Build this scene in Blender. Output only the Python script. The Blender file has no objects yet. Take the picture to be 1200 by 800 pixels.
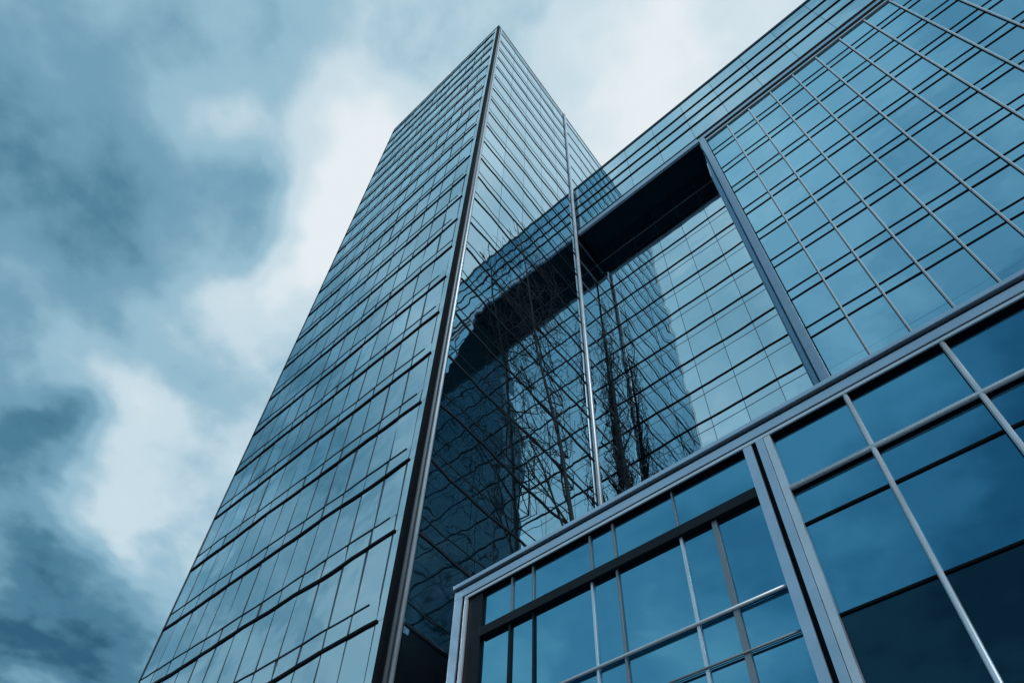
import bpy, bmesh, math, random
from mathutils import Vector, Matrix, noise as mnoise

C = bpy.context.scene
COL = C.collection
rnd = random.Random(7)
CAMZ = 1.6            # eye height; facade heights below were surveyed from the eye

# ------------------------------------------------------------------ materials
def new_mat(name):
    m = bpy.data.materials.new(name); m.use_nodes = True
    nt = m.node_tree; nt.nodes.clear()
    return m, nt

def node(nt, kind, **kw):
    n = nt.nodes.new(kind)
    for k, v in kw.items():
        if k in n.inputs.keys() if hasattr(n.inputs, 'keys') else False:
            n.inputs[k].default_value = v
        else:
            setattr(n, k, v)
    return n

def glass_mat(name, r0, tint, base, rough=0.02, wave=(0.7, 0.010, 3.2, 0.0016), spread=0.10):
    """coated facade glass: dark body, tinted Fresnel mirror, roller-wave distortion"""
    m, nt = new_mat(name); L = nt.links.new
    out = node(nt, 'ShaderNodeOutputMaterial')
    geo = node(nt, 'ShaderNodeNewGeometry')
    n1 = node(nt, 'ShaderNodeTexNoise'); n1.inputs['Scale'].default_value = wave[0]; n1.inputs['Detail'].default_value = 1.5
    n2 = node(nt, 'ShaderNodeTexNoise'); n2.inputs['Scale'].default_value = wave[2]; n2.inputs['Detail'].default_value = 1.0
    L(geo.outputs['Position'], n1.inputs['Vector']); L(geo.outputs['Position'], n2.inputs['Vector'])
    b1 = node(nt, 'ShaderNodeBump'); b1.inputs['Distance'].default_value = wave[1]; b1.inputs['Strength'].default_value = 1.0
    b2 = node(nt, 'ShaderNodeBump'); b2.inputs['Distance'].default_value = wave[3]; b2.inputs['Strength'].default_value = 1.0
    L(n1.outputs['Fac'], b1.inputs['Height']); L(n2.outputs['Fac'], b2.inputs['Height'])
    L(b1.outputs['Normal'], b2.inputs['Normal'])
    fr = node(nt, 'ShaderNodeFresnel'); fr.inputs['IOR'].default_value = 1.5
    L(b2.outputs['Normal'], fr.inputs['Normal'])
    # pane to pane coating differences
    wn = node(nt, 'ShaderNodeMapRange')
    wn.inputs['To Min'].default_value = 1.0 - spread; wn.inputs['To Max'].default_value = 1.0
    L(geo.outputs['Random Per Island'], wn.inputs['Value'])
    vm = node(nt, 'ShaderNodeVectorMath', operation='SCALE'); vm.inputs[0].default_value = tint
    L(wn.outputs['Result'], vm.inputs['Scale'])
    gl = node(nt, 'ShaderNodeBsdfGlossy'); gl.inputs['Roughness'].default_value = rough
    L(vm.outputs['Vector'], gl.inputs['Color']); L(b2.outputs['Normal'], gl.inputs['Normal'])
    # faint dirt film
    dn = node(nt, 'ShaderNodeTexNoise'); dn.inputs['Scale'].default_value = 1.3; dn.inputs['Detail'].default_value = 6
    L(geo.outputs['Position'], dn.inputs['Vector'])
    cr = node(nt, 'ShaderNodeMix', data_type='RGBA')
    cr.inputs[6].default_value = (*base, 1); cr.inputs[7].default_value = (base[0]*1.6+.004, base[1]*1.6+.004, base[2]*1.6+.004, 1)
    L(dn.outputs['Fac'], cr.inputs[0])
    df = node(nt, 'ShaderNodeBsdfDiffuse'); L(cr.outputs[2], df.inputs['Color'])
    mx = node(nt, 'ShaderNodeMixShader')
    fm = node(nt, 'ShaderNodeMapRange'); fm.inputs['From Min'].default_value = 0.04; fm.inputs['To Min'].default_value = r0
    L(fr.outputs['Fac'], fm.inputs['Value'])
    L(fm.outputs['Result'], mx.inputs[0]); L(df.outputs[0], mx.inputs[1]); L(gl.outputs[0], mx.inputs[2])
    L(mx.outputs[0], out.inputs['Surface'])
    return m

def metal_mat(name, col, rough=0.4, metallic=0.85, var=0.18, scale=3.0, spec=0.5):
    m, nt = new_mat(name); L = nt.links.new
    out = node(nt, 'ShaderNodeOutputMaterial'); p = node(nt, 'ShaderNodeBsdfPrincipled')
    geo = node(nt, 'ShaderNodeNewGeometry')
    n1 = node(nt, 'ShaderNodeTexNoise'); n1.inputs['Scale'].default_value = scale; n1.inputs['Detail'].default_value = 7
    L(geo.outputs['Position'], n1.inputs['Vector'])
    mx = node(nt, 'ShaderNodeMix', data_type='RGBA')
    mx.inputs[6].default_value = (*[c*(1-var) for c in col], 1); mx.inputs[7].default_value = (*[min(1, c*(1+var)) for c in col], 1)
    L(n1.outputs['Fac'], mx.inputs[0]); L(mx.outputs[2], p.inputs['Base Color'])
    mr = node(nt, 'ShaderNodeMapRange'); mr.inputs['To Min'].default_value = rough*.75; mr.inputs['To Max'].default_value = min(1, rough*1.3)
    L(n1.outputs['Fac'], mr.inputs['Value']); L(mr.outputs['Result'], p.inputs['Roughness'])
    p.inputs['Metallic'].default_value = metallic; p.inputs['Specular IOR Level'].default_value = spec
    L(p.outputs[0], out.inputs['Surface'])
    return m

TINT = (0.76, 0.93, 1.0)
M = dict(
    tower_front = glass_mat('tower_front_glass', 0.80, TINT, (0.008, 0.020, 0.030), wave=(0.8, 0.020, 1.8, 0.0060), spread=0.20),
    tower_side  = glass_mat('tower_side_glass', 0.82, (0.75, 0.92, 1.0), (0.006, 0.016, 0.024), wave=(0.55, 0.010, 1.5, 0.0048)),
    wing        = glass_mat('wing_glass', 0.78, (0.50, 0.84, 1.0), (0.006, 0.018, 0.028), wave=(0.5, 0.010, 1.6, 0.0030), spread=0.10),
    back        = glass_mat('recess_glass', 0.82, (0.69, 0.91, 1.0), (0.002, 0.007, 0.011), wave=(0.7, 0.008, 1.3, 0.0046)),
    podium      = glass_mat('podium_glass', 0.62, (0.17, 0.54, 0.78), (0.002, 0.010, 0.018), wave=(0.4, 0.002, 1.6, 0.0003), spread=0.05),
    spandrel    = glass_mat('dark_spandrel_glass', 0.10, (0.20, 0.60, 0.85), (0.0015, 0.006, 0.009), wave=(0.4, 0.002, 1.6, 0.0003), spread=0.05),
    jamb_glass  = glass_mat('dark_jamb_glass', 0.12, (0.6, 0.85, 1.0), (0.006, 0.026, 0.038), wave=(0.7, 0.008, 1.3, 0.0046)),
    rail        = metal_mat('dark_teal_rail', (0.014, 0.026, 0.036), 0.6, 0.0, spec=0.15),
    mull        = metal_mat('dull_aluminium', (0.60, 0.68, 0.74), 0.6, 0.3),
    black       = metal_mat('black_gasket', (0.005, 0.007, 0.010), 0.7, 0.0, spec=0.08),
    joint       = metal_mat('joint_backing', (0.07, 0.11, 0.14), 0.7, 0.0),
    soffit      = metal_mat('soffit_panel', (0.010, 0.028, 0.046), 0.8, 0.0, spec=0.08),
    navy        = metal_mat('dark_navy_metal', (0.004, 0.008, 0.014), 0.5, 0.0, spec=0.2),
    silver      = metal_mat('brushed_aluminium', (0.66, 0.72, 0.78), 0.40, 0.6),
    frame       = metal_mat('anodised_frame', (0.44, 0.58, 0.72), 0.42, 0.6),
    greyed      = metal_mat('weathered_aluminium', (0.26, 0.29, 0.32), 0.5, 0.6),
    cap         = metal_mat('parapet_metal', (0.05, 0.075, 0.10), 0.5, 0.6),
    bark        = metal_mat('tree_bark', (0.034, 0.046, 0.056), 0.9, 0.0, 0.4, 6.0, spec=0.1),
    paving      = metal_mat('paving', (0.16, 0.16, 0.16), 0.85, 0.0, 0.25, 0.8),
    concrete    = metal_mat('roof_concrete', (0.25, 0.25, 0.25), 0.9, 0.0, 0.2, 0.6),
)

# ------------------------------------------------------------------ helpers
def link(name, bm, mat, parent=None, smooth=False):
    me = bpy.data.meshes.new(name); bm.normal_update(); bm.to_mesh(me); bm.free()
    me.materials.append(mat)
    if smooth:
        for p in me.polygons: p.use_smooth = True
    o = bpy.data.objects.new(name, me); COL.objects.link(o)
    if parent: o.parent = parent
    return o

def thing(name, label, cat, loc=(0, 0, 0), group=None):
    o = bpy.data.objects.new(name, None); COL.objects.link(o); o.location = loc
    o['label'] = label; o['category'] = cat
    if group: o['group'] = group
    return o

def add_box(bm, x0, x1, y0, y1, z0, z1):
    v = [bm.verts.new((x, y, z)) for z in (z0, z1) for y in (y0, y1) for x in (x0, x1)]
    for f in ((0, 2, 3, 1), (4, 5, 7, 6), (0, 1, 5, 4), (2, 6, 7, 3), (0, 4, 6, 2), (1, 3, 7, 5)):
        bm.faces.new([v[i] for i in f])

def box(name, mat, parent, x0, x1, y0, y1, z0, z1, bevel=0.0):
    bm = bmesh.new(); add_box(bm, x0, x1, y0, y1, z0, z1)
    if bevel:
        bmesh.ops.bevel(bm, geom=bm.edges[:], offset=bevel, segments=2, affect='EDGES', profile=0.6)
    return link(name, bm, mat, parent)

def plate_front(bm, x0, x1, z0, z1, y, tilt=0.0015, th=0.02, lean=0.0, skew=0.0):
    """one pane facing -y, every corner a hair out of true; lean = top edge set back"""
    ty, tx = rnd.uniform(-tilt, tilt), rnd.uniform(-tilt, tilt)
    h = (z1-z0)/2; w = (x1-x0)/2
    f = []
    for sx, sz in ((-1, -1), (1, -1), (1, 1), (-1, 1)):
        f.append((x0+w+sx*w+rnd.uniform(-skew, skew), y+sx*tx*w+sz*(ty*h+lean*h), z0+h+sz*h))
    a = [bm.verts.new(p) for p in f]; b = [bm.verts.new((p[0], p[1]+th, p[2])) for p in f]
    bm.faces.new(a); bm.faces.new(b[::-1])
    for i in range(4): bm.faces.new((a[i], b[i], b[(i+1) % 4], a[(i+1) % 4]))

def plate_side(bm, y0, y1, z0, z1, x, tilt=0.0015, th=0.02):
    """one pane facing +x"""
    ty, tx = rnd.uniform(-tilt, tilt), rnd.uniform(-tilt, tilt)
    h = (z1-z0)/2; w = (y1-y0)/2
    f = []
    for sy, sz in ((-1, -1), (1, -1), (1, 1), (-1, 1)):
        f.append((x+sy*tx*w+sz*ty*h, y0+w+sy*w, z0+h+sz*h))
    a = [bm.verts.new(p) for p in f]; b = [bm.verts.new((p[0]-th, p[1], p[2])) for p in f]
    bm.faces.new(a); bm.faces.new(b[::-1])
    for i in range(4): bm.faces.new((a[i], b[i], b[(i+1) % 4], a[(i+1) % 4]))

def rail(name, mat, parent, axis, s0, s1, fixed, z, height, depth, wob, seed, step=0.22):
    """a horizontal rail; axis 'x' on a face at y=fixed facing -y, axis 'y' on a face at x=fixed facing +x.
    The flexible gasket strip is slightly uneven, as on the real facade."""
    bm = bmesh.new(); n = max(2, int(abs(s1-s0)/step)); rings = []
    for i in range(n+1):
        s = s0+(s1-s0)*i/n
        dz = wob*(mnoise.noise((s*0.9, seed*3.7, 0.3))+0.55*mnoise.noise((s*2.6, seed*5.1, 7.7)))
        hh = height*(0.75+0.5*(0.5+0.5*mnoise.noise((s*0.7, seed*2.3, 2.2))))/2
        ring = []
        for dd, dh in ((0.0, -hh), (depth, -hh), (depth, hh), (0.0, hh)):
            if axis == 'x': ring.append(bm.verts.new((s, fixed-dd, z+dz+dh)))
            else: ring.append(bm.verts.new((fixed+dd, s, z+dz+dh)))
        rings.append(ring)
    for a, b in zip(rings, rings[1:]):
        for i in range(4): bm.faces.new((a[i], a[(i+1) % 4], b[(i+1) % 4], b[i]))
    bm.faces.new(rings[0][::-1]); bm.faces.new(rings[-1])
    bmesh.ops.recalc_face_normals(bm, faces=bm.faces[:])
    return link(name, bm, mat, parent)

def tube_pts(bm, pts, radii, seg=10):
    rings = []
    up = Vector((0.31, 0.17, 0.93))
    for i, p in enumerate(pts):
        p = Vector(p)
        t = (Vector(pts[min(i+1, len(pts)-1)])-Vector(pts[max(i-1, 0)])).normalized()
        u = t.cross(up)
        if u.length < 1e-3: u = t.cross(Vector((1, 0, 0)))
        u.normalize(); w = t.cross(u)
        rings.append([bm.verts.new(p+(u*math.cos(2*math.pi*k/seg)+w*math.sin(2*math.pi*k/seg))*radii[i]) for k in range(seg)])
    for a, b in zip(rings, rings[1:]):
        for k in range(seg): bm.faces.new((a[k], a[(k+1) % seg], b[(k+1) % seg], b[k]))
    bm.faces.new(rings[0][::-1]); bm.faces.new(rings[-1])

def bar(name, mat, parent, p0, p1, r, seg=12):
    bm = bmesh.new(); tube_pts(bm, [p0, p1], [r, r], seg)
    bmesh.ops.recalc_face_normals(bm, faces=bm.faces[:])
    o = link(name, bm, mat, parent)
    for p in o.data.polygons: p.use_smooth = len(p.vertices) == 4
    return o

def panes(parent, specs, name='glass_pane', rest='glass_panes', limit=100):
    """specs: (priority, material key, kind, args). The largest in the picture are parts, the rest one stuff part per material."""
    specs = sorted(specs, key=lambda s: s[0])
    for i, (pr, mk, kind, a, kw) in enumerate(specs[:limit]):
        bm = bmesh.new()
        (plate_front if kind == 'f' else plate_side)(bm, *a, **kw)
        link(name, bm, M[mk], parent)
    byk = {}
    for s in specs[limit:]: byk.setdefault(s[1], []).append(s)
    bm = bmesh.new(); mats = list(byk)
    for mi, mk in enumerate(mats):
        before = len(bm.faces)
        for s in byk[mk]:
            (plate_front if s[2] == 'f' else plate_side)(bm, *s[3], **s[4])
        bm.faces.ensure_lookup_table()
        for f in bm.faces[before:]: f.material_index = mi
    if len(bm.faces):
        o = link(rest, bm, M[mats[0]], parent)
        for mk in mats[1:]: o.data.materials.append(M[mk])
        o['kind'] = 'stuff'
    else: bm.free()

CAM = Vector((5.937, -10.0, CAMZ))
def dist(x, y, z): return (Vector((x, y, z))-CAM).length

# ------------------------------------------------------------------ ground
bm = bmesh.new(); S = 1500
bm.faces.new([bm.verts.new(p) for p in ((-S, -S, 0), (S, -S, 0), (S, S, 0), (-S, S, 0))])
g = link('ground', bm, M['paving']); g['kind'] = 'structure'

# ------------------------------------------------------------------ glass tower
A = 5.416; W = 7.23; H = 43.117+CAMZ; DEEP = 5.2
YF = -A
tw = thing('glass_tower', 'tall slim mirror-glass tower with a sharp silver corner edge against the clouds', 'tower', (-W/2, 0, 0))
TP = Matrix.Translation((W/2, 0, 0))      # parts are written in world coordinates
def reparent(root):
    for ch in root.children: ch.matrix_parent_inverse = root.matrix_world.inverted()
bpy.context.view_layer.update()

G = 0.035                                  # glass stands this far proud of the dark body
box('wall', M['joint'], tw, -W+0.03, -0.03, YF+0.008, DEEP, 0, H-0.12)
ROW0, PITCH, SPAN = 6.11+CAMZ, 1.640, 0.40
rows = [ROW0+PITCH*k for k in range(-4, 23)]
ncol = 13; x_r = -0.24; cw = (W-0.27)/ncol
specs = []
jw = 0.021
for z in rows:
    for z0, z1 in ((z, z+SPAN), (z+SPAN, z+PITCH)):
        z1 = min(z1, H-0.12)
        if z1-z0 < 0.05: continue
        for c in range(ncol):
            x1 = x_r-cw*c; x0 = x1-cw
            specs.append((dist(x1, YF, z0)-(0.8 if z1-z0 > .6 else 0)+(60 if z0 < 5.6 else 0), 'tower_front', 'f', (x0+jw+rnd.uniform(-.010,.010), x1-jw+rnd.uniform(-.010,.010), z0+.003, z1-.003, YF), {'tilt': 0.005, 'skew': 0.024}))
# plain border pane beside the corner
for z in rows:
    z1 = min(z+PITCH, H-0.12)
    if z1-z > .05: specs.append((dist(0, YF, z)+3+(60 if z < 5.6 else 0), 'tower_front', 'f', (x_r+.004, -0.09, z+.004, z1-.004, YF), {'tilt': 0.0006}))
side_edges = [YF+0.25, YF+0.25+1.0, YF+0.25+2.0, YF+0.25+3.0, YF+0.25+4.0, -0.27]
for y0, y1 in list(zip(side_edges, side_edges[1:]))+[(-0.13, 0.95), (0.95, 1.93), (1.93, 3.0), (3.0, 4.1), (4.1, DEEP)]:
    for z in rows:
        for z0, z1 in ((z, z+SPAN), (z+SPAN, z+PITCH)):
            z1 = min(z1, H-0.12)
            if z1-z0 < .05: continue
            specs.append((dist(0, y0, z0)+(60 if z0 < 8 else 6), 'tower_side', 's', (y0+.006, y1-.006, z0+.003, z1-.003, 0.0), {'tilt': 0.0018}))
panes(tw, specs)
n_r = 0
for k, z in enumerate(rows):
    if z > H-.2: continue
    lo = z < 5.0
    for dz, h, d in ((0, 0.058, 0.022), (SPAN, 0.024, 0.010)):
        if z+dz > H-.2: continue
        if not lo:
            rail('transom', M['black' if dz == 0 else 'rail'], tw, 'x', -W+0.02, x_r+(.02 if dz == 0 else -rnd.uniform(0, .25)), YF, z+dz, h, d, 0.03+.0022*k, k*2+dz)
        if z > 7.4:
            rail('transom', M['rail'], tw, 'y', YF+0.26, -0.27, 0.0, z+dz, h*.85, d*.8, 0.11, 100+k*2+dz)
# rails on the part of the side face behind the wing plane, one strip set above and one below the beam
for seg_name, lo, hi in (('transom', 8.3, H-.2),):
    bm_rails = []
    for k, z in enumerate(rows):
        if lo < z < hi: rail('back_transom', M['greyed'], tw, 'y', -0.13, DEEP, 0.0, z, 0.045, 0.02, 0.05, 300+k)
# corner: black groove, two silver tubes
box('corner_groove', M['black'], tw, -0.085, -0.002, YF-0.014, YF+0.25, 0, H-0.10)
bar('corner_tube', M['greyed'], tw, (0.0, YF+0.105, 0), (0.0, YF+0.105, H-0.06), 0.034)
bar('corner_tube', M['silver'], tw, (0.0, YF+0.195, 0), (0.0, YF+0.195, H-0.06), 0.042)
# silver mullion where the tower meets the wing plane, parapet, far edge trim
bar('side_mullion', M['silver'], tw, (0.03, -0.20, 0), (0.03, -0.20, H-0.08), 0.068)
box('mullion_groove_shade', M['black'], tw, -0.03, 0.006, -0.275, -0.125, 0, H-0.1)
bm = bmesh.new()
add_box(bm, -W, 0.012, YF-0.012, YF+0.16, H-0.12, H)
add_box(bm, -0.15, 0.012, YF+0.162, DEEP, H-0.12, H)
add_box(bm, -W, -W+0.15, YF+0.162, DEEP, H-0.12, H)
link('parapet', bm, M['cap'], tw)
box('roof', M['concrete'], tw, -W+0.16, -0.16, YF+0.17, DEEP, H-0.115, H-0.06)
box('edge_trim', M['cap'], tw, -W-0.01, -W+0.028, YF-0.015, YF+0.10, 0, H-0.125)
reparent(tw)

# ------------------------------------------------------------------ wing with the portal
B = 1.0; HB = 32.694+CAMZ; HS = 28.099+CAMZ; XJ = 5.05; XE = 15.5; WD = 9.0
wg = thing('office_wing', 'glazed office wing bridging from the tower, with a deep dark portal recess', 'building', (10, 4, 0))
bpy.context.view_layer.update()
JB = 0.03
box('wall', M['joint'], wg, XJ+0.1, XE, 0.06, WD, 0, HS-0.01)                 # body right of the recess
box('recess_wall', M['joint'], wg, 0.03, XJ+0.095, B+0.03, WD, 0, HS-0.01)
box('beam', M['joint'], wg, 0.05, XE, 0.03, WD, HS+0.03, HB-0.10)
box('soffit', M['soffit'], wg, 0.04, XJ+0.02, 0.004, B, HS-0.02, HS+0.02)
box('jamb', M['jamb_glass'], wg, XJ-0.012, XJ+0.03, 0.012, B, 6.0, HS-0.025)
specs = []
frows = [14.50+CAMZ+1.66*k for k in range(-6, 8)]          # lower line of each spandrel pair
FS = 0.40
# right facade panes
cols = [5.29+0.755*k for k in range(0, 14)]
edges = []
for z in frows: edges += [z, z+FS]
edges = [e for e in edges if e < 27.2+CAMZ]+[27.48+CAMZ]
for z0, z1 in zip(edges, edges[1:]):
    if z1 < 8.3: continue
    for x0, x1 in zip(cols, cols[1:]):
        vis = 0 if z1 > 13.0+CAMZ else 40
        specs.append((dist(x0, 0, z0)+vis-(1.2 if z1-z0 > .6 else 0), 'wing', 'f', (x0+.012, x1-.012, z0+.003, z1-.003, 0.0), {'tilt': 0.0032}))
# fascia of the beam over the recess and along the top of the wing
brows = [28.34, 29.65, 30.52, 31.43, 32.55]
bx = [0.02+1.25*k for k in range(0, 13)]
for z0, z1 in zip(brows, brows[1:]):
    for x0, x1 in zip(bx, bx[1:]):
        specs.append((dist(x0, 0, z0)+2, 'back', 'f', (x0+.006, x1-.006, z0+CAMZ+.01, z1+CAMZ-.01, 0.0), {'tilt': 0.0012}))
# back wall of the recess
krows = [12.49+1.348*k for k in range(-5, 13)]
kx = [0.03+0.837*k for k in range(0, 7)]
for z0, z1 in zip(krows, krows[1:]):
    z1 = min(z1, 28.06)
    if z1-z0 < .1: continue
    for x0, x1 in zip(kx, kx[1:]):
        specs.append((dist(x0, B, z0)+(2 if z0 > 14 else 40), 'back', 'f', (x0+.007, min(x1, XJ-.02)-.007, z0+CAMZ+.01, z1+CAMZ-.01, B), {'tilt': 0.0025}))
panes(wg, specs)
for k, z in enumerate(frows):
    if z+FS < 13.3+CAMZ or z > 27+CAMZ: continue
    rail('transom', M['black'], wg, 'x', 5.26, XE, -0.005, z, 0.034, 0.014, 0.02, 400+k*2)
    if z+FS < 27.2+CAMZ: rail('transom', M['black'], wg, 'x', 5.26, XE, -0.005, z+FS, 0.026, 0.014, 0.02, 401+k*2)
for k, z in enumerate(brows[1:-1]):
    rail('fascia_rail', M['black'], wg, 'x', 0.03, XE, 0.0, z+CAMZ, 0.055, 0.03, 0.03, 500+k)
for k, z in enumerate(krows):
    if 13 < z < 28: 
        rail('recess_rail', M['black'], wg, 'x', 0.03, XJ-.02, B, z+CAMZ, 0.048, 0.02, 0.035, 540+k)
        rail('recess_rail', M['greyed'], wg, 'x', 0.03, XJ-.02, B, z-0.33+CAMZ, 0.018, 0.006, 0.03, 570+k)
for x in cols[1:-1]:
    bar('mullion', M['mull'], wg, (x, -0.035, 8.4), (x, -0.035, 27.47+CAMZ), 0.021)
    box('mullion_groove_shade', M['black'], wg, x-0.030, x+0.022, -0.012, 0.02, 8.4, 27.46+CAMZ)  # black strip offset to the left, paints the shadow beside the mullion
# trim along the bottom of the fascia, jamb frame
bm = bmesh.new()
add_box(bm, 0.06, XE, -0.058, 0.03, 27.88+CAMZ, 28.10+CAMZ)
bmesh.ops.bevel(bm, geom=bm.edges[:], offset=.012, segments=2, affect='EDGES')
link('fascia_trim', bm, M['frame'], wg)
box('trim_groove', M['black'], wg, 5.05, XE, -0.056, 0.03, 28.102+CAMZ, 28.335+CAMZ)
box('trim_groove', M['black'], wg, 0.06, 5.047, -0.054, 0.03, 28.22+CAMZ, 28.335+CAMZ)
box('fascia_strip', M['frame'], wg, 0.06, 5.047, -0.051, 0.03, 28.103+CAMZ, 28.217+CAMZ)
box('head_groove', M['black'], wg, 5.28, XE, -0.052, 0.028, 27.66+CAMZ, 27.878+CAMZ)
box('head_trim', M['silver'], wg, 5.28, XE, -0.055, 0.028, 27.56+CAMZ, 27.658+CAMZ, 0.01)
box('jamb_frame', M['frame'], wg, XJ+0.03, XJ+0.225, -0.06, 0.028, 6.5, 27.877+CAMZ, 0.015)
bm = bmesh.new()
prof = [(0.010, 6.5), (-1.15, 6.5), (-1.15, 22.0+CAMZ), (0.010, 27.2+CAMZ)]
va = [bm.verts.new((XJ-0.006, y, z)) for y, z in prof]; vb = [bm.verts.new((XJ+0.022, y, z)) for y, z in prof]
bm.faces.new(va); bm.faces.new(vb[::-1])
for i in range(4): bm.faces.new((va[i], vb[i], vb[(i+1) % 4], va[(i+1) % 4]))
bmesh.ops.recalc_face_normals(bm, faces=bm.faces[:])
link('added_jamb_fin', bm, M['jamb_glass'], wg)  # fin added at the dark jamb edge, hides bright panes from the tower mirror
bm = bmesh.new(); add_box(bm, 0.02, XE, -0.03, 0.14, HB-0.15, HB)
link('parapet', bm, M['cap'], wg)
box('roof', M['concrete'], wg, 0.02, XE, 0.145, WD, HB-0.098, HB-0.05)
reparent(wg)

# ------------------------------------------------------------------ podium
CP = -4.8; YG = CP+0.07; PX0 = 0.50; PX1 = 15.5; PT = 6.74+CAMZ
kf = (YG+10)/5.2
def gx(x): return 5.937+(x-5.937)*kf            # a line read off at the frame plane, carried back to the glass plane
def gz(z): return z*kf+CAMZ
pd = thing('podium', 'dark blue glazed podium with silver ledge and window frames below the wing', 'building', (8, -2.4, 0))
bpy.context.view_layer.update()
box('wall', M['joint'], pd, PX0+0.14, PX1, YG+0.03, -0.08, 0, PT-0.1)
box('terrace', M['concrete'], pd, PX0+0.02, PX1, CP+0.052, -0.08, PT-0.098, PT-0.02)
ZT = 6.43+CAMZ                                   # underside of the ledge
# ledge: lip, groove, broad band, groove, thin strip
box('ledge_lip', M['frame'], pd, PX0-0.02, PX1, CP-0.03, CP+0.05, 6.675+CAMZ, PT, 0.008)
box('ledge_groove', M['black'], pd, PX0, PX1, CP+0.02, CP+0.15, 6.63+CAMZ, 6.673+CAMZ)
box('ledge_band', M['frame'], pd, PX0, PX1, CP, CP+0.15, 6.505+CAMZ, 6.628+CAMZ, 0.006)
box('ledge_groove', M['black'], pd, PX0+.15, PX1, CP+0.02, CP+0.15, 6.475+CAMZ, 6.503+CAMZ)
box('ledge_strip', M['silver'], pd, PX0+.185, PX1, CP-0.004, CP+.018, ZT, 6.473+CAMZ, 0.005)
box('reveal', M['black'], pd, PX0+.25, PX1, CP+.020, YG+.01, ZT-.004, 6.473+CAMZ)
# end frame at the left
box('end_panel', M['navy'], pd, PX0+.01, PX0+0.13, CP+.042, -0.085, 0, PT-.12)  # shade on the end face is put into its navy colour
box('end_frame', M['frame'], pd, PX0, PX0+0.135, CP, CP+0.04, 0, 6.503+CAMZ, 0.006)
box('frame_groove', M['black'], pd, PX0+0.137, PX0+0.183, CP+0.02, YG+0.02, 0, 6.473+CAMZ)
box('frame_strip', M['silver'], pd, PX0+0.185, PX0+0.24, CP-0.004, CP+0.028, 0, ZT-.002, 0.006)
# post between the two bays
box('post_strip', M['frame'], pd, 4.55, 4.645, CP, YG+0.02, 0, ZT-.002, 0.006)
box('post_groove', M['black'], pd, 4.647, 4.693, CP+0.03, YG+0.02, 0, ZT-.002)
box('post_face', M['frame'], pd, 4.695, 4.775, CP-0.006, YG+0.02, 0, ZT-.002, 0.005)
box('post_face', M['silver'], pd, 4.779, 4.85, CP, YG+0.02, 0, ZT-.002, 0.005)
# dark lining of the left reveal
box('reveal', M['navy'], pd, PX0+0.242, PX0+0.47, CP+0.03, YG-0.003, 0, ZT-.006)
# left bay glazing
vx_top = [gx(v) for v in (1.49, 1.81, 2.63, 2.94, 3.70)]
vx_low = [gx(v) for v in (1.48, 1.82, 2.62, 2.94, 3.71, 4.08)]
zb0, zb1 = gz(5.60), gz(5.80)
zh1, zh2 = gz(4.50), gz(4.02)
specs = []
def bay(xs, zs, mk):
    for z0, z1 in zip(zs, zs[1:]):
        for x0, x1 in zip(xs, xs[1:]):
            specs.append((dist((x0+x1)/2, YG, (z0+z1)/2), mk, 'f', (x0+.006, x1-.006, z0+.006, z1-.006, YG), {'tilt': 0.0008}))
xl0, xl1 = PX0+0.20, 4.60
bay([xl0]+vx_top+[xl1], [zb1-.06, PT-.12], 'podium')
bay([xl0]+vx_low+[xl1], [0.3, 1.5, 2.7, zh2, zh1, zb0+.05], 'podium')
# right bay glazing
rv = [5.63, 6.52, 7.41, 8.3, 9.2, 10.1, 11.0]
rx = [4.80]+[gx(v) for v in rv]
rz = [gz(4.035), gz(5.07), gz(5.53), PT-.12]
bay(rx, rz, 'podium')
bay(rx, [0.3, 1.6, gz(2.6), gz(4.035)], 'spandrel')
panes(pd, specs)
for v in vx_top[:-1]: box('mullion', M['greyed'], pd, v-.014, v+.014, YG-0.025, YG+.01, zb1-.05, ZT+.05, .005)
box('mullion', M['greyed'], pd, vx_top[-1]-.010, vx_top[-1]+.010, YG-0.025, YG+.01, zb1-.05, ZT+.05, .005)
for i, v in enumerate(vx_low):
    mk, w = [('navy', .018), ('navy', .012), ('silver', .014), ('greyed', .013), ('silver', .016), ('greyed', .028)][i]
    box('mullion', M[mk], pd, v-w, v+w, YG-0.03, YG+.01, 0.3, zb0+.03, .006)
box('shade_box', M['navy'], pd, PX0+0.472, 4.548, YG-0.065, YG-.004, zb0+.022, zb1-.045, .006)
bar('transom_tube', M['silver'], pd, (PX0+.472, YG-0.035, zh1), (4.55, YG-0.035, zh1), 0.020)
bar('transom_tube', M['greyed'], pd, (PX0+.472, YG-0.035, zh2), (4.55, YG-0.035, zh2), 0.012)
for v in rx[1:-1]:
    bar('mullion_tube', M['silver'], pd, (v, YG-0.045, 0.2), (v, YG-0.045, ZT+.02), 0.024)
    box('mullion_groove_shade', M['black'], pd, v-.028, v+.018, YG-.02, YG+.005, 0.2, ZT+.02)  # painted shadow beside the tube, a black strip on the glass
bar('transom_tube', M['silver'], pd, (4.85, YG-0.045, gz(5.53)), (PX1, YG-0.045, gz(5.53)), 0.029)
box('transom_groove', M['black'], pd, 4.85, PX1, YG-.02, YG+.004, gz(5.53)-.032, gz(5.53)+.02)
rail('transom', M['black'], pd, 'x', 4.85, PX1, YG, gz(5.07), 0.026, 0.016, 0.003, 700)
rail('transom', M['black'], pd, 'x', 4.85, PX1, YG, gz(4.035), 0.022, 0.016, 0.003, 701)
reparent(pd)

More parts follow.
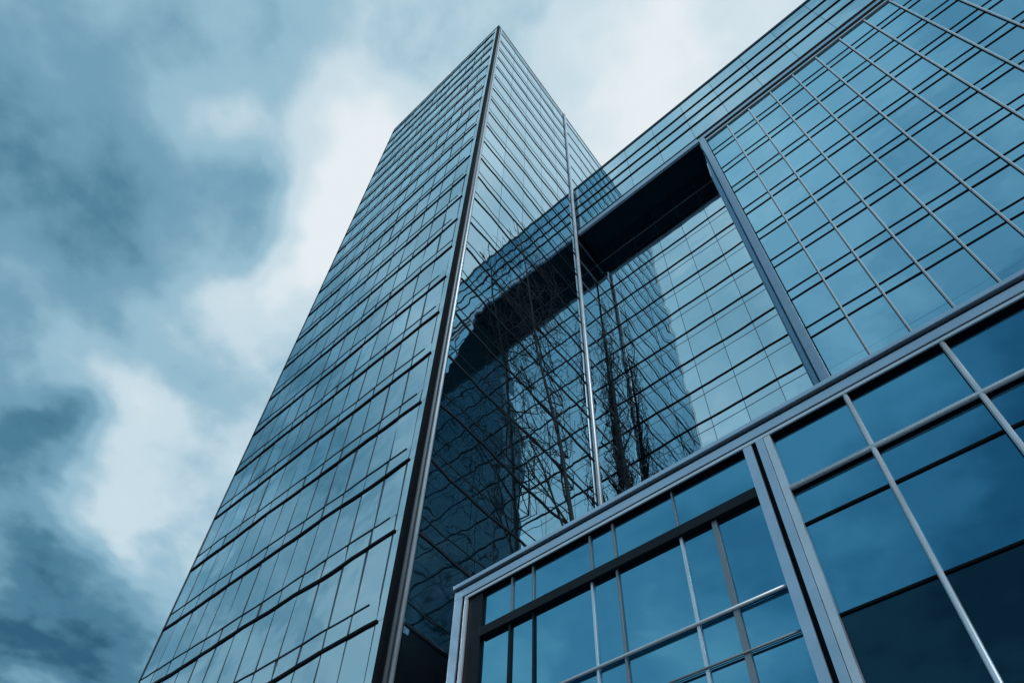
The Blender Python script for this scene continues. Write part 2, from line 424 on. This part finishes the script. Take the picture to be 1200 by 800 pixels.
# ------------------------------------------------------------------ added terrace trees, standing in for branches mirrored in the glass
def standin_tree(name, label, base, tk, tr_r, starts, lo, hi, aim, len0, r0, twist, seed, rmin, maxdepth):
    r2 = random.Random(seed)
    root = thing(name, label, 'tree', base)
    bmT = bmesh.new(); bmB = bmesh.new()
    lo = Vector(lo)-Vector(base); hi = Vector(hi)-Vector(base)
    def limb(p, d, length, r, depth):
        n = 5; pts = [p.copy()]; rad = [r]; q = p.copy(); dd = d.copy()
        for i in range(n):
            dd = dd+Vector((r2.uniform(-1, 1)*twist[0], r2.uniform(-1, 1)*twist[1], r2.uniform(-.6, .9)))*0.22
            nq = q+dd.normalized()*(length/n)
            for k in range(3):                       # keeps clear of the glass
                if nq[k] < lo[k]+.15: dd[k] = abs(dd[k])*.6
                if nq[k] > hi[k]-.15: dd[k] = -abs(dd[k])*.6
            dd.normalize(); q = q+dd*(length/n)
            q = Vector([min(max(q[k], lo[k]), hi[k]) for k in range(3)])
            pts.append(q.copy()); rad.append(max(rmin, r*(1-0.5*(i+1)/n)))
        tube_pts(bmB, pts, rad, 5 if depth > 2 else 8)
        if depth >= maxdepth: return
        for k in range(r2.choice((3, 4))):
            t = r2.randint(1, n)
            ax = Vector((r2.uniform(-1, 1)*twist[0], r2.uniform(-1, 1)*twist[1], r2.uniform(-.4, .6))).normalized()
            limb(pts[t], (dd*0.7+ax*0.8).normalized(), length*r2.uniform(.50, .75), rad[t]*r2.uniform(.5, .68), depth+1)
    tk = [Vector(p) for p in tk]; tube_pts(bmT, tk, tr_r, 12)
    for i in range(starts[0]):
        z = starts[1]+i*starts[2]
        k = max(q for q in range(len(tk)-1) if tk[q].z <= z); p = tk[k].lerp(tk[k+1], (z-tk[k].z)/(tk[k+1].z-tk[k].z))
        limb(p, aim(r2, i), r2.uniform(*len0), r0*(1-.6*i/starts[0]), 1)
    for b_ in (bmT, bmB): bmesh.ops.recalc_face_normals(b_, faces=b_.faces[:])
    link('trunk', bmT, M['bark'], root, True); link('crown', bmB, M['bark'], root, True)
standin_tree('standin_tree', 'added slender leafless tree in the recess, standing in for branches reflected beside the tower', (0.42, 0.36, PT-0.02),
          [(0, 0, 0), (-.03, .06, 3), (.02, .10, 6), (-.05, .08, 9), (.0, .02, 12), (-.05, -.05, 14.5)], [.10, .09, .075, .055, .035, .012],
          (20, 4.2, 0.5), (0.08, -0.02, 12), (0.85, 0.88, 26.0),
          lambda q, i: Vector((q.uniform(-.3, .4), q.uniform(-1, .4), q.uniform(.5, 1.0))).normalized(), (1.0, 2.2), .030, (.5, .8), 21, .005, 3)
standin_tree('standin_tree', 'added leafless tree standing in for tangled branches reflected in the side glass of the tower', (0.55, -3.0, PT-0.02),
          [(0, .9, 0), (.1, .8, 3), (.05, .55, 5.5), (-.1, .0, 8.5), (.0, -.55, 11.5), (-.05, -1.0, 14)], [.05, .045, .036, .028, .018, .008],
          (19, 2.6, 0.52), (0.08, -4.5, 11), (0.85, -1.75, 24.0),
          lambda q, i: Vector((q.uniform(-.3, .3), q.uniform(-1, 1), q.uniform(.3, 1.0))).normalized(), (1.2, 2.6), .024, (.5, .9), 5, .005, 3)

# ------------------------------------------------------------------ sky
w = bpy.data.worlds.new('World'); C.world = w; w.use_nodes = True
nt = w.node_tree; nt.nodes.clear(); L = nt.links.new
out = nt.nodes.new('ShaderNodeOutputWorld'); bg = nt.nodes.new('ShaderNodeBackground'); L(bg.outputs[0], out.inputs['Surface'])
bg.inputs['Strength'].default_value = 0.1
sun_el, sun_az = math.radians(38), math.radians(112)       # azimuth from +y towards +x
sky = nt.nodes.new('ShaderNodeTexSky'); sky.sky_type = 'NISHITA'; sky.sun_disc = False
sky.sun_elevation = sun_el; sky.sun_rotation = sun_az
tc = nt.nodes.new('ShaderNodeTexCoord')
def vmath(op, a=None, b=None, s=None):
    n = nt.nodes.new('ShaderNodeVectorMath'); n.operation = op
    for i, v in enumerate((a, b)):
        if v is None: continue
        if isinstance(v, (tuple, Vector)): n.inputs[i].default_value = v
        else: L(v, n.inputs[i])
    if s is not None:
        if isinstance(s, (int, float)): n.inputs['Scale'].default_value = s
        else: L(s, n.inputs['Scale'])
    return n
def math_(op, a, b=None, c=None):
    n = nt.nodes.new('ShaderNodeMath'); n.operation = op
    for i, v in enumerate((a, b, c)):
        if v is None: continue
        if isinstance(v, (int, float)): n.inputs[i].default_value = v
        else: L(v, n.inputs[i])
    return n.outputs[0]
D = tc.outputs['Generated']
sep = nt.nodes.new('ShaderNodeSeparateXYZ'); L(D, sep.inputs[0])
# clouds lie on a layer overhead
zc = math_('MAXIMUM', sep.outputs['Z'], 0.12)
inv = math_('DIVIDE', 1.0, zc)
cp = vmath('SCALE', D, s=inv).outputs['Vector']
def nz(vec, scale, detail, rough=0.5, off=(0, 0, 0)):
    n = nt.nodes.new('ShaderNodeTexNoise'); n.inputs['Scale'].default_value = scale; n.inputs['Detail'].default_value = detail; n.inputs['Roughness'].default_value = rough
    v = vmath('ADD', vec, off).outputs['Vector']; L(v, n.inputs['Vector']); return n
wn = nz(cp, 2.2, 4, 0.55, (3.1, 1.7, 0))
wv = vmath('SCALE', vmath('SUBTRACT', wn.outputs['Color'], (0.5, 0.5, 0.5)).outputs['Vector'], s=0.30).outputs['Vector']
DW = vmath('ADD', D, wv).outputs['Vector']
val = None
#         direction                 radius  weight   (big masses of this overcast)
BLOBS = [((-0.52, -0.14, 0.84), 0.13, -.20), ((-0.64, -0.08, 0.76), 0.11, -.18), ((-0.365, -0.094, 0.926), 0.06, -.12),
         ((-0.430, -0.080, 0.90), 0.055, .24), ((-0.30, 0.03, 0.95), 0.09, .16), ((-0.176, 0.059, 0.983), 0.10, -.12),
         ((-0.465, 0.03, 0.885), 0.060, -.30), ((-0.555, 0.067, 0.829), 0.07, .26), ((-0.45, 0.112, 0.884), 0.09, .28),
         ((-0.745, 0.045, 0.66), 0.075, -.40), ((-0.605, 0.09, 0.79), 0.055, -.26), ((-0.68, 0.083, 0.729), 0.055, .26),
         ((-0.74, 0.16, 0.65), 0.08, .20), ((-0.829, 0.139, 0.541), 0.10, -.34), ((-0.779, 0.222, 0.586), 0.07, -.26),
         ((-0.864, 0.174, 0.472), 0.10, -.24), ((-0.364, 0.09, 0.927), 0.11, .22), ((-0.091, 0.227, 0.97), 0.16, .28),
         ((-0.091, 0.133, 0.987), 0.09, -.18), ((0.02, 0.22, 0.975), 0.16, .10), ((-0.70, 0.0, 0.71), 0.06, .22),
         ((-0.60, -0.16, 0.78), 0.26, -.14), ((-0.50, -0.24, 0.83), 0.14, -.14), ((-0.76, -0.36, 0.54), 0.22, -.13), ((-0.88, 0.12, 0.46), 0.16, -.14),  # third mass is unseen, added to darken the reflection in the tower front
         # unseen cloud masses behind the viewer, added for their tone in the glass
         ((0.22, -0.84, 0.50), 0.40, -.78), ((0.24, -0.20, 0.95), 0.15, -.72), ((0.42, -0.52, 0.75), 0.14, .12)]
for d, r_, wt in BLOBS:
    dv = Vector(d).normalized()
    ds = vmath('DISTANCE', DW, dv).outputs['Value']
    q = math_('DIVIDE', ds, r_); q = math_('MULTIPLY', q, q); q = math_('MULTIPLY', q, -1.0)
    e = math_('MULTIPLY', math_('POWER', math.e, q), wt)
    val = e if val is None else math_('ADD', val, e)
f1 = nz(cp, 2.6, 7, 0.52, (0.4, 2.3, 5.0)).outputs['Fac']
f2 = nz(DW, 5.5, 6, 0.5, (7.4, 0.3, 1.0)).outputs['Fac']
val = math_('ADD', val, math_('MULTIPLY', math_('SUBTRACT', f1, 0.5), 0.70))
val = math_('ADD', val, math_('MULTIPLY', math_('SUBTRACT', f2, 0.5), 0.50))
f3 = nz(cp, 9.0, 8, 0.6, (1.2, 8.1, 3.0)).outputs['Fac']
val = math_('ADD', val, math_('MULTIPLY', math_('SUBTRACT', f3, 0.5), 0.24))
val = math_('ADD', val, 0.62)
ramp = nt.nodes.new('ShaderNodeValToRGB'); L(val, ramp.inputs[0])
cr = ramp.color_ramp; cr.interpolation = 'EASE'
def s2l(c): return [((v/255)/12.92 if v/255 <= .04045 else ((v/255+.055)/1.055)**2.4) for v in c]
stops = [(0.0, (44, 94, 121)), (0.14, (76, 127, 153)), (0.32, (116, 163, 187)), (0.52, (155, 194, 213)), (0.75, (206, 227, 237)), (1.0, (238, 246, 250))]
while len(cr.elements) < len(stops): cr.elements.new(0.5)
for e, (p, c) in zip(cr.elements, stops): e.position = p; e.color = (*s2l(c), 1)
cl = vmath('SCALE', ramp.outputs['Color'], s=10.0).outputs['Vector']     # background strength is 0.1
mix = nt.nodes.new('ShaderNodeMix'); mix.data_type = 'RGBA'; mix.inputs[0].default_value = 0.92
L(sky.outputs[0], mix.inputs[6]); L(cl, mix.inputs[7]); L(mix.outputs[2], bg.inputs['Color'])

# ------------------------------------------------------------------ sun behind the cloud deck
sl = bpy.data.lights.new('sun', 'SUN'); sl.energy = 0.8; sl.angle = math.radians(14); sl.color = (1.0, 0.97, 0.93)
so = bpy.data.objects.new('sun', sl); COL.objects.link(so)
sd = Vector((math.sin(sun_az)*math.cos(sun_el), math.cos(sun_az)*math.cos(sun_el), math.sin(sun_el)))
so.rotation_euler = sd.to_track_quat('Z', 'Y').to_euler(); so.location = sd*60

# ------------------------------------------------------------------ camera
cam = bpy.data.cameras.new('camera'); co = bpy.data.objects.new('camera', cam); COL.objects.link(co)
r = Vector((0.7513365, 0.65728056, 0.0589553)); u = Vector((0.45895782, -0.58464005, 0.66899457)); f = Vector((-0.47418475, 0.47558204, 0.74092546))
m = Matrix(((r.x, u.x, -f.x), (r.y, u.y, -f.y), (r.z, u.z, -f.z)))
co.matrix_world = Matrix.Translation(CAM) @ m.to_4x4()
cam.sensor_width = 36; cam.lens = 892.841*36/1200
cam.shift_x = (600-558.238)/1200; cam.shift_y = (596.419-400)/1200
cam.clip_end = 5000; cam.clip_start = 0.05
C.camera = co
vs = C.view_settings; vs.view_transform = 'Standard'; vs.look = 'None'; vs.exposure = 0.0; vs.gamma = 1.0; vs.use_curve_mapping = False
C.cycles.max_bounces = 10; C.cycles.glossy_bounces = 8
